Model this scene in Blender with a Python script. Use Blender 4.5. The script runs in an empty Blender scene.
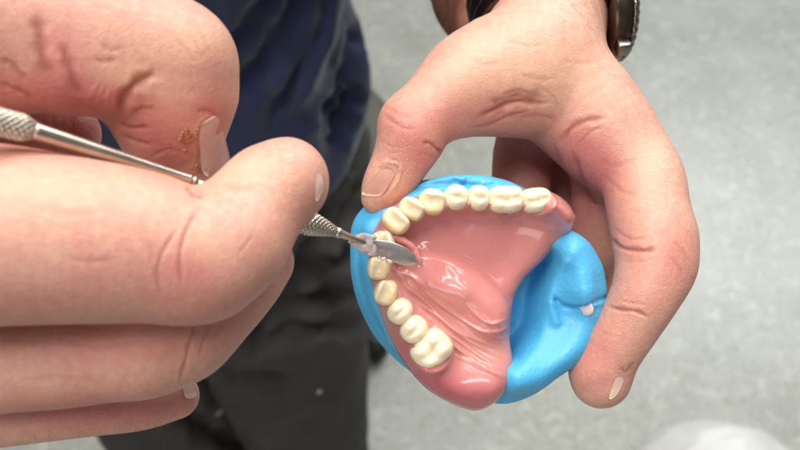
import bpy, math, random
import numpy as np
from mathutils import Vector, Matrix, noise as mnoise
from mathutils.bvhtree import BVHTree

random.seed(7); np.random.seed(7)
C = bpy.context.scene.collection
# ------------------------------------------------------------------ frames
D, F = 0.24, 800.0                    # camera distance to the denture, focal length in photo pixels
PITCH = math.radians(50)
sp, cp = math.sin(PITCH), math.cos(PITCH)
# local axes: u right, v "up the bench", w towards the eye.  world = ORG + M @ local
ORG = np.array([0.0, 0.0, 1.0])
M = np.array([[1, 0, 0], [0, sp, -cp], [0, cp, sp]], dtype=float)
FLOOR = -0.15
def to_world(V): return V @ M.T + ORG
def to_local(W): return (np.asarray(W) - ORG) @ M
def P(px, py, w=0.0):
    s = (D - w) / F
    return np.array([(px - 400) * s, (225 - py) * s, w])
def S(w): return (D - w) / F
def proj(V):
    s = (D - V[:, 2]) / F
    return 400 + V[:, 0] / s, 225 - V[:, 1] / s

# ------------------------------------------------------------------ implicit surfaces
def smin(a, b, k):
    if k <= 0: return np.minimum(a, b)
    h = np.clip(k - np.abs(a - b), 0, None) / k
    return np.minimum(a, b) - h * h * k * 0.25
def smax(a, b, k): return -smin(-a, -b, k)

class Grid:
    BIG = 0.02
    def __init__(s, lo, hi, h):
        s.lo = np.array(lo, float); s.h = h
        s.n = [int((b - a) / h) + 2 for a, b in zip(lo, hi)]
        s.ax = [(s.lo[i] + h * np.arange(s.n[i])).astype(np.float32) for i in range(3)]
        s.big = max(s.BIG, 6 * h)
        s.F = np.full(s.n, s.big, np.float32)
    def new(s):
        return np.full(s.n, s.big, np.float32)
    def block(s, a, b, pad):
        sl = []
        for i in range(3):
            l = int(math.floor((min(a[i], b[i]) - pad - s.lo[i]) / s.h))
            r = int(math.ceil((max(a[i], b[i]) + pad - s.lo[i]) / s.h)) + 1
            l = max(l, 0); r = min(r, s.n[i])
            if l >= r: return None
            sl.append(slice(l, r))
        return tuple(sl)
    def cone(s, A, a, b, ra, rb, k=0.0, sc=(1, 1, 1)):
        pad = max(ra, rb) * max(sc) + s.big * 0.6
        bl = s.block(a, b, pad)
        if bl is None: return
        X = (s.ax[0][bl[0]][:, None, None] - a[0]) / sc[0]
        Y = (s.ax[1][bl[1]][None, :, None] - a[1]) / sc[1]
        Z = (s.ax[2][bl[2]][None, None, :] - a[2]) / sc[2]
        d = (np.array(b) - np.array(a)) / np.array(sc)
        L2 = float(d @ d) + 1e-12
        t = np.clip((X * d[0] + Y * d[1] + Z * d[2]) / L2, 0, 1)
        q = np.sqrt((X - t * d[0]) ** 2 + (Y - t * d[1]) ** 2 + (Z - t * d[2]) ** 2) - (ra + (rb - ra) * t)
        q = (q * min(sc)).astype(np.float32)
        A[bl] = smin(A[bl], q, k)
    def chain(s, A, pts, rs, k=0.0, sub=5, sc=(1, 1, 1)):
        pts = np.array(pts, float); rs = np.array(rs, float)
        pp, rr = catmull(pts, sub), catmull(rs[:, None], sub)[:, 0]
        for i in range(len(pp) - 1):
            s.cone(A, pp[i], pp[i + 1], rr[i], rr[i + 1], k if i == 0 else 0.0, sc)
    def pxchain(s, A, items, k=0.0, sub=5, sc=(1, 1, 1)):
        """items: (px, py, w, radius in px)"""
        s.chain(A, [P(x, y, w) for x, y, w, r in items], [r * S(w) for x, y, w, r in items], k, sub, sc)
    def merge(s, A, k): s.F = smin(s.F, A, k)
    def mesh(s, smooth=3):
        V, Q = surfnet(s.F, s.lo, s.h)
        return relax(V, Q, smooth), Q

def catmull(p, sub):
    n = len(p)
    if n < 3 or sub < 2: return p
    e = np.vstack([2 * p[0] - p[1], p, 2 * p[-1] - p[-2]])
    out = []
    for i in range(n - 1):
        a, b, c, d = e[i], e[i + 1], e[i + 2], e[i + 3]
        for j in range(sub):
            t = j / sub
            out.append(0.5 * ((2 * b) + (c - a) * t + (2 * a - 5 * b + 4 * c - d) * t * t + (3 * b - a - 3 * c + d) * t ** 3))
    out.append(p[-1])
    return np.array(out)

def surfnet(Fd, lo, h):
    ins = Fd < 0
    n = Fd.shape
    cnt = np.zeros([x - 1 for x in n], np.uint8)
    corners = [(i, j, k) for i in (0, 1) for j in (0, 1) for k in (0, 1)]
    for c in corners:
        cnt += ins[c[0]:n[0] - 1 + c[0], c[1]:n[1] - 1 + c[1], c[2]:n[2] - 1 + c[2]]
    act = (cnt > 0) & (cnt < 8)
    I, J, K = np.nonzero(act)
    vals = np.stack([Fd[I + c[0], J + c[1], K + c[2]] for c in corners], 1)
    acc = np.zeros((len(I), 3)); num = np.zeros(len(I))
    for a in range(8):
        for b in range(a + 1, 8):
            ca, cb = corners[a], corners[b]
            if sum(abs(ca[i] - cb[i]) for i in range(3)) != 1: continue
            m = (vals[:, a] < 0) != (vals[:, b] < 0)
            t = np.where(m, vals[:, a] / np.where(m, vals[:, a] - vals[:, b], 1), 0)
            for i in range(3): acc[:, i] += np.where(m, ca[i] + t * (cb[i] - ca[i]), 0)
            num += m
    V = (np.stack([I, J, K], 1) + acc / num[:, None]) * h + lo
    idx = np.full(cnt.shape, -1, np.int64); idx[I, J, K] = np.arange(len(I))
    Q = []
    for axis in range(3):
        A = np.moveaxis(ins, axis, 0); IX = np.moveaxis(idx, axis, 0)
        m = A[:-1, 1:-1, 1:-1] != A[1:, 1:-1, 1:-1]
        i, j, k = np.nonzero(m); j = j + 1; k = k + 1
        q = np.stack([IX[i, j - 1, k - 1], IX[i, j, k - 1], IX[i, j, k], IX[i, j - 1, k]], 1)
        pos = A[i, j, k]
        if axis == 1: pos = ~pos
        q = np.where(pos[:, None], q, q[:, ::-1])
        Q.append(q)
    Q = np.concatenate(Q)
    return V, Q[(Q >= 0).all(1)]

def relax(V, Q, it):
    e = np.concatenate([Q[:, [0, 1]], Q[:, [1, 2]], Q[:, [2, 3]], Q[:, [3, 0]]])
    n = len(V); a, b = e[:, 0], e[:, 1]
    deg = np.bincount(a, minlength=n) + np.bincount(b, minlength=n)
    for q in range(it):
        for lam in (0.55, -0.5):
            s = np.stack([np.bincount(a, V[b, i], n) + np.bincount(b, V[a, i], n) for i in range(3)], 1)
            V = V + lam * (s / np.maximum(deg, 1)[:, None] - V)
    return V

def subdivide(V, Q):
    n = len(V)
    e = np.sort(np.concatenate([Q[:, [0, 1]], Q[:, [1, 2]], Q[:, [2, 3]], Q[:, [3, 0]]]), 1)
    key = e[:, 0].astype(np.int64) * n + e[:, 1]
    u, inv = np.unique(key, return_inverse=True)
    em = (V[u // n] + V[u % n]) / 2
    fc = V[Q].mean(1)
    m = len(Q); ei = inv.reshape(4, m).T + n; fi = np.arange(m) + n + len(u)
    Q2 = np.concatenate([np.stack([Q[:, k], ei[:, k], fi, ei[:, k - 1]], 1) for k in range(4)])
    return np.vstack([V, em, fc]), Q2

def vnormals(V, Q):
    fn = np.cross(V[Q[:, 2]] - V[Q[:, 0]], V[Q[:, 3]] - V[Q[:, 1]])
    N = np.zeros_like(V)
    for c in range(4):
        for i in range(3): N[:, i] += np.bincount(Q[:, c], fn[:, i], len(V))
    return N / (np.linalg.norm(N, axis=1)[:, None] + 1e-12)

def seg_dist(px, py, poly):
    poly = catmull(np.array(poly, float), 6) if len(poly) > 2 else np.array(poly, float)
    best = np.full(px.shape, 1e9); tt = np.zeros(px.shape)
    n = len(poly) - 1
    for i in range(n):
        a, b = poly[i], poly[i + 1]; d = b - a
        t = np.clip(((px - a[0]) * d[0] + (py - a[1]) * d[1]) / (d @ d + 1e-9), 0, 1)
        q = np.hypot(px - a[0] - t * d[0], py - a[1] - t * d[1])
        m = q < best
        best = np.where(m, q, best); tt = np.where(m, (i + t) / n, tt)
    return best, tt

def carve(V, Q, items, only=None):
    """creases: (polyline in px, width px, depth mm).  Returns V and an accumulated crease mask"""
    mask = np.zeros(len(V))
    N = vnormals(V, Q)
    px, py = proj(V)
    view = np.array([0, 0, D]) - V
    view /= np.linalg.norm(view, axis=1)[:, None]
    face = np.clip((N * view).sum(1) * 2.2 + 0.1, 0, 1)
    if only is not None: face = face * only
    off = np.zeros(len(V))
    jx = px + 0.6 * np.sin(py / 6.1 + px / 11) + 0.2 * np.sin(px / 2.7 + 2.0)
    jy = py + 0.6 * np.sin(px / 5.7 + py / 9) + 0.2 * np.sin(py / 2.3 + 1.0)
    for it in items:
        poly, wd, dep = it[:3]
        d, t = seg_dist(jx, jy, poly)
        if 0 < wd < 5: wd = wd * 0.78
        wd = wd * (0.75 + 0.5 * np.sin(t * 9 + poly[0][0]) ** 2)
        if 0 < dep < 5: dep = dep * 0.52
        taper = np.clip(np.minimum(t, 1 - t) * 5 + 0.15, 0, 1)
        g = np.exp(-(d / wd) ** 2) * taper * face
        if dep > 0:
            side = np.exp(-((d - 2.1 * wd) / (wd * 1.1)) ** 2) * taper * face
            off += (-g + 0.12 * side) * dep * 1e-3
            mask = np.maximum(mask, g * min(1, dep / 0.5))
        else:
            off += g * (-dep) * 1e-3
    return V + N * off[:, None], mask

def gauss(px, py, items):
    m = np.zeros(px.shape)
    for x, y, rx, ry, a in items:
        m = m + a * np.exp(-((px - x) / rx) ** 2 - ((py - y) / ry) ** 2)
    return m

# ------------------------------------------------------------------ object helpers
def link_mesh(name, V, Q, mat, parent=None, local=True, attrs=None, smooth=True):
    me = bpy.data.meshes.new(name)
    W = to_world(np.asarray(V, float)) if local else np.asarray(V, float)
    base = np.zeros(3)
    if parent is None:
        base = W.mean(0) * [1, 1, 0] + [0, 0, W[:, 2].min()]
    else:
        base = np.array(parent.matrix_world.translation) if parent.parent is None else np.array(parent["_wl"])
    me.from_pydata((W - base).tolist(), [], [list(map(int, q)) for q in Q])
    if smooth: me.polygons.foreach_set("use_smooth", [True] * len(me.polygons))
    if attrs:
        for k, a in attrs.items():
            if a.ndim == 1:
                at = me.attributes.new(k, 'FLOAT', 'POINT'); at.data.foreach_set("value", a.astype(np.float32))
            else:
                at = me.color_attributes.new(k, 'FLOAT_COLOR', 'POINT')
                at.data.foreach_set("color", np.hstack([a, np.ones((len(a), 1))]).astype(np.float32).ravel())
    me.validate(); me.update()
    if mat: me.materials.append(mat)
    o = bpy.data.objects.new(name, me); C.objects.link(o)
    if parent is not None:
        o.parent = parent
        o["_wl"] = [float(x) for x in base]
    else:
        o.location = base; o["_wl"] = [float(x) for x in base]
        o.matrix_world = Matrix.Translation(base)
    return o
def empty(name, wl, label, cat, group=None):
    o = bpy.data.objects.new(name, None); C.objects.link(o)
    o.location = [float(x) for x in wl]; o.matrix_world = Matrix.Translation(o.location)
    o.empty_display_size = 0.02
    o["_wl"] = [float(x) for x in wl]
    o["label"] = label; o["category"] = cat
    if group: o["group"] = group
    return o
def tag(o, label, cat, group=None):
    o["label"] = label; o["category"] = cat
    if group: o["group"] = group

# ------------------------------------------------------------------ materials
def srgb(r, g, b):
    f = lambda c: (c / 255 / 12.92) if c / 255 <= 0.04045 else ((c / 255 + 0.055) / 1.055) ** 2.4
    return (f(r), f(g), f(b), 1)
class Mat:
    def __init__(s, name, color=(0.5, 0.5, 0.5, 1), rough=0.5, metal=0, **kw):
        s.m = bpy.data.materials.new(name); s.m.use_nodes = True
        s.nt = s.m.node_tree; s.b = s.nt.nodes["Principled BSDF"]
        s.b.inputs["Base Color"].default_value = color
        s.b.inputs["Roughness"].default_value = rough
        s.b.inputs["Metallic"].default_value = metal
        for k, v in kw.items(): s.b.inputs[k.replace("_", " ")].default_value = v
    def node(s, t, **kw):
        n = s.nt.nodes.new(t)
        for k, v in kw.items():
            if k in n.inputs: n.inputs[k].default_value = v
            else: setattr(n, k, v)
        return n
    def ln(s, a, b): s.nt.links.new(a, b)
    def coords(s): return s.node("ShaderNodeNewGeometry").outputs["Position"]
    def noise(s, scale, detail=3, rough=0.5, vec=None, dist=0.0):
        n = s.node("ShaderNodeTexNoise"); n.inputs["Scale"].default_value = scale
        n.inputs["Detail"].default_value = detail; n.inputs["Roughness"].default_value = rough
        n.inputs["Distortion"].default_value = dist
        s.ln(vec or s.coords(), n.inputs["Vector"]); return n.outputs["Fac"]
    def ramp(s, fac, stops):
        n = s.node("ShaderNodeValToRGB")
        while len(n.color_ramp.elements) < len(stops): n.color_ramp.elements.new(0.5)
        for e, (p, c) in zip(n.color_ramp.elements, stops): e.position = p; e.color = c
        s.ln(fac, n.inputs["Fac"]); return n.outputs["Color"]
    def mix(s, fac, a, b, mode='MIX'):
        n = s.node("ShaderNodeMix", data_type='RGBA', blend_type=mode)
        for sock, v in ((n.inputs[0], fac), (n.inputs[6], a), (n.inputs[7], b)):
            if hasattr(v, "links"): s.ln(v, sock)
            else: sock.default_value = v
        return n.outputs[2]
    def math(s, op, a, b=0.0, c=None, clamp=False):
        n = s.node("ShaderNodeMath", operation=op); n.use_clamp = clamp
        for i, v in enumerate([a, b] + ([c] if c is not None else [])):
            if hasattr(v, "links"): s.ln(v, n.inputs[i])
            else: n.inputs[i].default_value = v
        return n.outputs[0]
    def attr(s, name):
        n = s.node("ShaderNodeAttribute"); n.attribute_name = name
        return n
    def color(s, v): s.ln(v, s.b.inputs["Base Color"])
    def rough(s, v): s.ln(v, s.b.inputs["Roughness"])
    def bump(s, h, strength, dist, prev=None):
        n = s.node("ShaderNodeBump"); n.inputs["Strength"].default_value = strength
        n.inputs["Distance"].default_value = dist
        s.ln(h, n.inputs["Height"])
        if prev is not None: s.ln(prev, n.inputs["Normal"])
        s.ln(n.outputs["Normal"], s.b.inputs["Normal"]); return n.outputs["Normal"]

def sss(m, w, rad, scale):
    m.b.inputs["Subsurface Weight"].default_value = w
    m.b.inputs["Subsurface Radius"].default_value = rad
    m.b.inputs["Subsurface Scale"].default_value = scale

# skin
skin = Mat("skin", rough=0.46)
skin.b.inputs["Specular IOR Level"].default_value = 0.42
sss(skin, 0.35, (1.0, 0.38, 0.2), 0.0032)
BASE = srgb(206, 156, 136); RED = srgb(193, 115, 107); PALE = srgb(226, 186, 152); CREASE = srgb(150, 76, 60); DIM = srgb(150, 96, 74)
at = skin.attr("paint")
sep = skin.node("ShaderNodeSeparateColor"); skin.ln(at.outputs["Color"], sep.inputs[0])
n1 = skin.noise(70, 4, 0.6)
c = skin.mix(skin.ramp(n1, [(0.38, (0, 0, 0, 1)), (0.70, (0.42, 0.42, 0.42, 1))]), BASE, RED)
n2 = skin.noise(420, 3, 0.6)
c = skin.mix(skin.ramp(n2, [(0.42, (0, 0, 0, 1)), (0.72, (0.4, 0.4, 0.4, 1))]), c, PALE)
mott = skin.noise(260, 5, 0.75)
rf = skin.math('MULTIPLY', sep.outputs[0], skin.math('MULTIPLY_ADD', mott, 1.1, 0.45), clamp=True)
c = skin.mix(rf, c, RED)
c = skin.mix(sep.outputs[1], c, PALE)
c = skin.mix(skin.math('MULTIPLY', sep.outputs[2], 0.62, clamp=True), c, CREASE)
c = skin.mix(skin.math('SUBTRACT', sep.outputs[2], 1.0, clamp=True), c, srgb(112, 70, 54))  # forearm shade, mixed in as a darker skin tone
skin.color(c)
vor = skin.node("ShaderNodeTexVoronoi"); vor.inputs["Scale"].default_value = 1900; skin.ln(skin.coords(), vor.inputs["Vector"])
b1 = skin.bump(vor.outputs["Distance"], 0.30, 0.00028)
mp = skin.node("ShaderNodeMapping"); mp.inputs["Rotation"].default_value = (0.3, 0.5, 0.7); mp.inputs["Scale"].default_value = (1, 0.28, 0.6)
skin.ln(skin.coords(), mp.inputs["Vector"])
b2 = skin.bump(skin.noise(900, 4, 0.65, mp.outputs["Vector"], 0.6), 0.28, 0.0004, b1)
mp2 = skin.node("ShaderNodeMapping"); mp2.inputs["Rotation"].default_value = (0.9, -0.4, -0.6); mp2.inputs["Scale"].default_value = (0.22, 1, 0.6)
skin.ln(skin.coords(), mp2.inputs["Vector"])
b2 = skin.bump(skin.noise(1100, 3, 0.6, mp2.outputs["Vector"], 0.5), 0.25, 0.0004, b2)
b3 = skin.bump(skin.noise(190, 3, 0.6), 0.10, 0.0011, b2)

nail_specs = [('fingernail', (216, 176, 164), (226, 190, 175)), ('thumbnail', (196, 142, 126), (206, 158, 140))]
nail_mats = []
for nm_, ca_, cb_ in nail_specs:
  nailm = Mat(nm_, rough=0.3)
  sss(nailm, 0.3, (1, 0.5, 0.35), 0.0012)
  na = nailm.attr("edge")
  nb = nailm.mix(nailm.ramp(nailm.noise(240, 2), [(0.35, (0, 0, 0, 1)), (0.7, (1, 1, 1, 1))]), srgb(*ca_), srgb(*cb_))
  nailm.color(nailm.mix(na.outputs["Fac"], nb, srgb(232, 205, 172)))
  nailm.b.inputs["Specular IOR Level"].default_value = 0.5
  nailm.bump(nailm.noise(260, 2), 0.2, 0.0004)
  nail_mats.append(nailm.m)

# ------------------------------------------------------------------ near hand (person's right hand, entering from the left)
def build_near_hand():
    g = Grid((-0.135, -0.062, -0.012), (-0.010, 0.062, 0.098), 0.00062)
    # front digit resting over the instrument
    A = g.new()
    g.pxchain(A, [(-190, 222, 0.066, 110), (-80, 232, 0.066, 98), (0, 235, 0.065, 91), (70, 240, 0.063, 84), (135, 246, 0.060, 77),
                  (185, 253, 0.057, 68), (222, 237, 0.053, 57), (255, 212, 0.049, 47), (285, 187, 0.0455, 38)], sub=6)
    g.pxchain(A, [(262, 178, 0.046, 22), (288, 172, 0.045, 22)], k=0.012)            # pulp swell
    g.pxchain(A, [(212, 268, 0.058, 40), (240, 250, 0.056, 36)], k=0.010)
    g.merge(A, 0)
    # second finger underneath
    B = g.new()
    g.pxchain(B, [(-170, 362, 0.043, 62), (-60, 364, 0.043, 56), (0, 360, 0.043, 53), (80, 353, 0.042, 53), (150, 338, 0.040, 52),
                  (205, 312, 0.036, 46), (240, 284, 0.033, 39), (262, 262, 0.030, 32)], sub=6)
    g.pxchain(B, [(150, 350, 0.041, 38), (185, 340, 0.038, 36)], k=0.008)
    g.merge(B, 0.0022)
    # third finger
    Cc = g.new()
    g.pxchain(Cc, [(-160, 425, 0.028, 42), (0, 412, 0.027, 35), (90, 405, 0.024, 31), (140, 402, 0.020, 28), (176, 396, 0.016, 23)], sub=5)
    g.merge(Cc, 0.0018)
    # bent digit pressing the instrument from above
    T = g.new()
    g.pxchain(T, [(-180, -40, 0.058, 110), (-80, -10, 0.056, 96), (0, 22, 0.053, 80), (60, 33, 0.050, 72), (115, 42, 0.047, 66), (158, 58, 0.0435, 60),
                  (174, 80, 0.0405, 54), (176, 110, 0.0375, 48), (181, 140, 0.0345, 40), (188, 162, 0.032, 34), (194, 176, 0.031, 27)], sub=6)
    g.pxchain(T, [(186, 60, 0.042, 40), (180, 84, 0.040, 46)], k=0.012)                # knuckle
    g.pxchain(T, [(70, 75, 0.054, 36), (102, 74, 0.052, 34)], k=0.008)                 # soft fold pads inside the bend
    g.pxchain(T, [(138, 122, 0.040, 20), (148, 140, 0.038, 20)], k=0.010)
    g.pxchain(T, [(-30, 80, 0.054, 46), (18, 84, 0.052, 26)], k=0.006)
    g.merge(T, 0.003)
    # flesh seen behind, under the bent digit
    R = g.new()
    g.pxchain(R, [(-120, 130, 0.046, 70), (-40, 130, 0.036, 50), (30, 134, 0.030, 36), (70, 134, 0.026, 30)], sub=4)
    g.merge(R, 0.003)
    # palm closing the hand off to the left
    g.cone(g.F, P(-230, 60, 0.03), P(-260, 330, 0.03), 0.030, 0.030, 0.02)
    V, Q = g.mesh(3)
    V, Q = subdivide(V, Q); V = relax(V, Q, 1)
    px, py = proj(V)
    frontA = (V[:, 2] > 0.052)
    V, m1 = carve(V, Q, [
        # front digit: flexion creases
        ([(199, 210), (186, 232), (180, 262), (182, 288)], 3.2, 0.55), ([(178, 228), (163, 252), (158, 276), (160, 296)], 3.0, 0.4),
        ([(186, 186), (194, 194), (204, 196)], 3, 0.9), ([(252, 235), (246, 246), (238, 254)], 2.5, 0.2),
        ([(60, 255), (90, 262), (120, 258)], 4, 0.25), ([(140, 222), (150, 240), (152, 262)], 3, 0.18),
        ([(30, 205), (70, 214), (110, 210)], 5, 0.2), ([(222, 184), (246, 188), (262, 184)], 4, 0.3),
    ], (V[:, 2] > 0.040) & (py > 120))
    V, m2 = carve(V, Q, [
        ([(199, 322), (189, 345), (186, 364), (178, 384)], 2.6, 0.5), ([(214, 318), (204, 340), (200, 356)], 2.4, 0.3),
        ([(60, 340), (100, 348), (140, 342)], 4, 0.22), ([(20, 380), (60, 378), (110, 384)], 4, 0.2), ([(230, 300), (222, 322), (214, 338)], 2.5, 0.2),
        ([(120, 402), (150, 400), (170, 392)], 2, 0.2),
    ], (py > 318) | (px > 225))
    V, m3 = carve(V, Q, [
        # bent digit: the deep inner fold and wrinkles round it
        ([(118, 116), (126, 96), (140, 82), (158, 72)], 5, 2.0), ([(38, 14), (40, 36), (42, 58), (52, 80)], 6, 1.0),
        ([(64, 42), (70, 70), (84, 98)], 5, 0.8), ([(120, 122), (132, 128), (150, 128)], 3.0, 0.7), ([(122, 134), (136, 142), (152, 144)], 3.0, 0.5),
        ([(132, 112), (142, 108), (156, 110)], 3, 0.5),
        ([(95, 58), (104, 62), (118, 60)], 4, 0.45), ([(100, 44), (110, 50), (122, 50)], 4, 0.3), ([(0, 60), (14, 66), (28, 82)], 3.5, 0.6),
        ([(0, 82), (16, 90), (34, 100)], 3.5, 0.6), ([(196, 28), (206, 42), (212, 58)], 3, 0.22), ([(186, 34), (196, 46), (204, 60)], 3, 0.2),
        ([(176, 40), (188, 52), (196, 64)], 3, 0.2), ([(196, 112), (206, 110), (219, 116)], 3.0, 0.5), ([(150, 158), (168, 150), (182, 152)], 2.5, 0.3),
        ([(88, 90), (100, 96), (112, 98)], 7, -0.4), ([(197, 172), (194, 150), (196, 130), (205, 118), (219, 111)], 4.0, -0.32),
    ], (py < 175) & (V[:, 2] > 0.03))
    px, py = proj(V)
    red = gauss(px, py, [(60, 60, 28, 45, .7), (100, 90, 30, 20, .5), (150, 120, 30, 30, .45), (200, 60, 30, 28, .22), (120, 270, 70, 26, .28), (190, 275, 30, 24, .5),
                         (215, 115, 16, 16, .4), (60, 130, 70, 26, .9), (20, 90, 40, 25, .55), (110, 345, 120, 26, .55), (225, 310, 50, 30, .45), (90, 412, 130, 20, .8),
                         (305, 205, 20, 30, .3), (260, 240, 30, 30, .2), (165, 155, 34, 28, .7), (205, 105, 20, 20, .5), (90, 100, 40, 20, .4), (30, 300, 90, 22, .4)])
    pale = gauss(px, py, [(122, 72, 24, 12, .5), (200, 38, 22, 14, .5), (60, 195, 90, 26, .35), (255, 170, 34, 16, .35), (190, 56, 14, 14, .3)])
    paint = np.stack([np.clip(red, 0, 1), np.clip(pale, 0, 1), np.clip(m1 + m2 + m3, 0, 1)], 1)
    return V, Q, paint

# ------------------------------------------------------------------ far hand (person's left hand holding the mould)
WR = P(553, 8, -0.048)               # wrist centre
def build_far_hand():
    g = Grid((-0.022, -0.066, -0.112), (0.116, 0.150, 0.020), 0.00072)
    # thumb
    T = g.new()
    g.pxchain(T, [(378, 198, -0.010, 17), (386, 186, -0.010, 24), (398, 166, -0.010, 28), (409, 143, -0.010, 30.5), (414, 126, -0.011, 31), (428, 112, -0.012, 33),
                  (447, 96, -0.014, 37), (471, 80, -0.018, 42), (507, 67, -0.023, 45), (537, 48, -0.030, 46), (549, 8, -0.040, 42)], sub=5)
    g.pxchain(T, [(407, 122, -0.009, 22), (415, 132, -0.008, 24)], k=0.008)
    g.merge(T, 0)
    # back of hand / first metacarpal mass and wrist
    B = g.new()
    g.pxchain(B, [(545, -40, -0.054, 40), (545, 4, -0.048, 42), (550, 48, -0.040, 47), (564, 92, -0.032, 53), (597, 132, -0.026, 46)], sub=5)
    g.pxchain(B, [(470, 92, -0.019, 34), (520, 92, -0.024, 42), (568, 102, -0.028, 44), (598, 127, -0.026, 42)], k=0.018, sub=4)   # web
    g.pxchain(B, [(505, 66, -0.028, 42), (547, 70, -0.034, 48), (585, 108, -0.034, 44)], k=0.015, sub=3)
    g.pxchain(B, [(540, 10, -0.058, 40), (562, 80, -0.060, 44), (598, 140, -0.058, 42)], k=0.02, sub=3)
    g.merge(B, 0.014)
    # index finger
    Ix = g.new()
    g.pxchain(Ix, [(592, 112, -0.030, 44), (618, 146, -0.026, 43), (641, 176, -0.019, 41), (648, 210, -0.013, 40.5), (653, 240, -0.008, 39), (653, 264, -0.005, 36),
                   (646, 292, -0.003, 34), (630, 322, -0.004, 31), (612, 350, -0.006, 30), (601, 374, -0.009, 29.5)], sub=6)
    g.pxchain(Ix, [(594, 372, -0.006, 19), (600, 382, -0.007, 21)], k=0.006)
    g.pxchain(Ix, [(660, 246, -0.010, 27), (661, 264, -0.008, 27)], k=0.010)
    g.merge(Ix, 0.010)
    # palm side under the index and the curled fingers behind the mould
    Pm = g.new()
    g.pxchain(Pm, [(600, 135, -0.046, 38), (606, 185, -0.044, 34), (606, 240, -0.052, 36)], sub=3)
    g.merge(Pm, 0.008)
    for items in ([(560, 110, -0.056, 42), (528, 145, -0.060, 33), (521, 190, -0.060, 30), (512, 250, -0.056, 30), (490, 290, -0.052, 26)],
                  [(590, 140, -0.068, 40), (575, 190, -0.074, 32), (565, 250, -0.072, 30), (540, 310, -0.064, 28), (515, 340, -0.058, 24)],
                  [(620, 170, -0.076, 34), (615, 230, -0.080, 29), (595, 300, -0.074, 27), (570, 345, -0.062, 24)]):
        A = g.new(); g.pxchain(A, items, sub=4); g.merge(A, 0.002)
    # forearm running back to the elbow
    A = g.new()
    el = to_local([0.03, 0.42, 1.06])
    g.chain(A, [P(540, 16, -0.055), P(508, 2, -0.085), P(492, -60, -0.115), WR * 0.35 + el * 0.65], [0.0190, 0.0265, 0.0320, 0.038], sub=4)
    g.merge(A, 0.012)
    V, Q = g.mesh(3)
    V, Q = subdivide(V, Q); V = relax(V, Q, 1)
    px, py = proj(V)
    V, m1 = carve(V, Q, [
        # thumb joint
        ([(446, 153), (438, 148), (430, 143), (422, 144)], 2.2, 0.9), ([(383, 113), (392, 122), (404, 128), (418, 128)], 3.0, 0.28), ([(386, 106), (398, 114), (412, 118)], 3.0, 0.22),
        ([(436, 158), (428, 154), (420, 155)], 1.8, 0.35), ([(384, 164), (391, 160), (398, 163), (397, 172)], 2, 0.45), ([(381, 140), (390, 146), (402, 146)], 2, 0.16),
        ([(383, 150), (392, 152), (402, 150)], 2, 0.12), ([(397, 172), (393, 183), (383, 196)], 2, 0.4),
        # web folds
        ([(478, 116), (500, 108), (520, 103), (548, 104)], 2.8, 1.1), ([(470, 128), (490, 124), (512, 116), (530, 110)], 2.6, 0.6), ([(500, 94), (520, 92), (545, 98)], 3, 0.5),
        ([(488, 103), (510, 97), (530, 97)], 3, 0.45), ([(560, 142), (572, 128), (588, 120), (604, 118)], 3.2, 0.9), ([(575, 148), (590, 132), (602, 128)], 2.6, 0.45),
        ([(520, 75), (536, 79), (556, 78)], 3, 0.25), ([(505, 118), (530, 116), (560, 120)], 3.5, 0.4), ([(540, 86), (552, 96), (560, 110)], 2.4, 0.25),
        ([(470, 60), (486, 64), (505, 62)], 3, 0.18), ([(505, 40), (525, 46), (545, 44)], 3, 0.2), ([(560, 60), (580, 64), (600, 60)], 3, 0.15),
        ([(490, 112), (515, 100), (545, 100)], 7, 1.2), ([(572, 150), (584, 185), (602, 218)], 3.5, .8), ([(552, 142), (564, 172), (574, 200)], 3.5, .5), ([(377, 167), (386, 162), (396, 163), (401, 171), (397, 182), (388, 195)], 2.6, -0.45),
    ], (V[:, 2] > -0.055) & (py < 205))
    V, m2 = carve(V, Q, [
        ([(606, 236), (622, 247), (640, 251), (656, 249)], 2.6, 1.2), ([(612, 228), (628, 237), (646, 240)], 2.4, 0.3), ([(608, 307), (622, 309), (640, 313), (648, 317)], 2.3, 1.0),
        ([(620, 300), (632, 303), (648, 306)], 2, 0.25), ([(622, 262), (640, 262), (656, 258)], 2, 0.22), ([(672, 240), (682, 250), (688, 262)], 2.4, 0.3),
        ([(668, 256), (678, 266), (684, 276)], 2.4, 0.25), ([(604, 176), (620, 190), (640, 196)], 3, 0.25), ([(600, 330), (612, 336), (626, 340)], 3, 0.12),
        ([(620, 366), (626, 372), (634, 362)], 2.4, 0.5), ([(600, 160), (616, 166), (640, 160)], 3, 0.2), ([(628, 210), (645, 214), (660, 210)], 3, 0.15),
    ], (V[:, 2] > -0.035) & (px > 560) & (py > 150))
    px, py = proj(V)
    red = gauss(px, py, [(402, 132, 24, 26, .6), (420, 160, 20, 22, .45), (500, 118, 45, 18, .5), (440, 125, 26, 22, .45), (584, 360, 22, 28, .5), (612, 340, 30, 30, .4),
                         (650, 270, 40, 40, .35), (620, 200, 30, 50, .4), (590, 160, 30, 30, .6), (520, 165, 60, 30, .9), (585, 200, 24, 50, .7), (470, 90, 40, 20, .2),
                         (605, 385, 18, 14, .3), (570, 130, 26, 16, .35), (680, 255, 16, 26, .4)])
    pale = gauss(px, py, [(540, 60, 60, 40, .35), (480, 70, 40, 26, .3), (650, 160, 20, 30, .35), (500, 128, 40, 8, .4), (395, 190, 18, 12, .5), (640, 210, 18, 30, .2)])
    # forearm shade is painted into the skin colour; it is hairier than the hand
    brown_tone = np.clip(((V @ np.array([0, 0.75, -0.66])) - (WR @ np.array([0, 0.75, -0.66]))) / 0.012 - 0.8, 0, 1)
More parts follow.
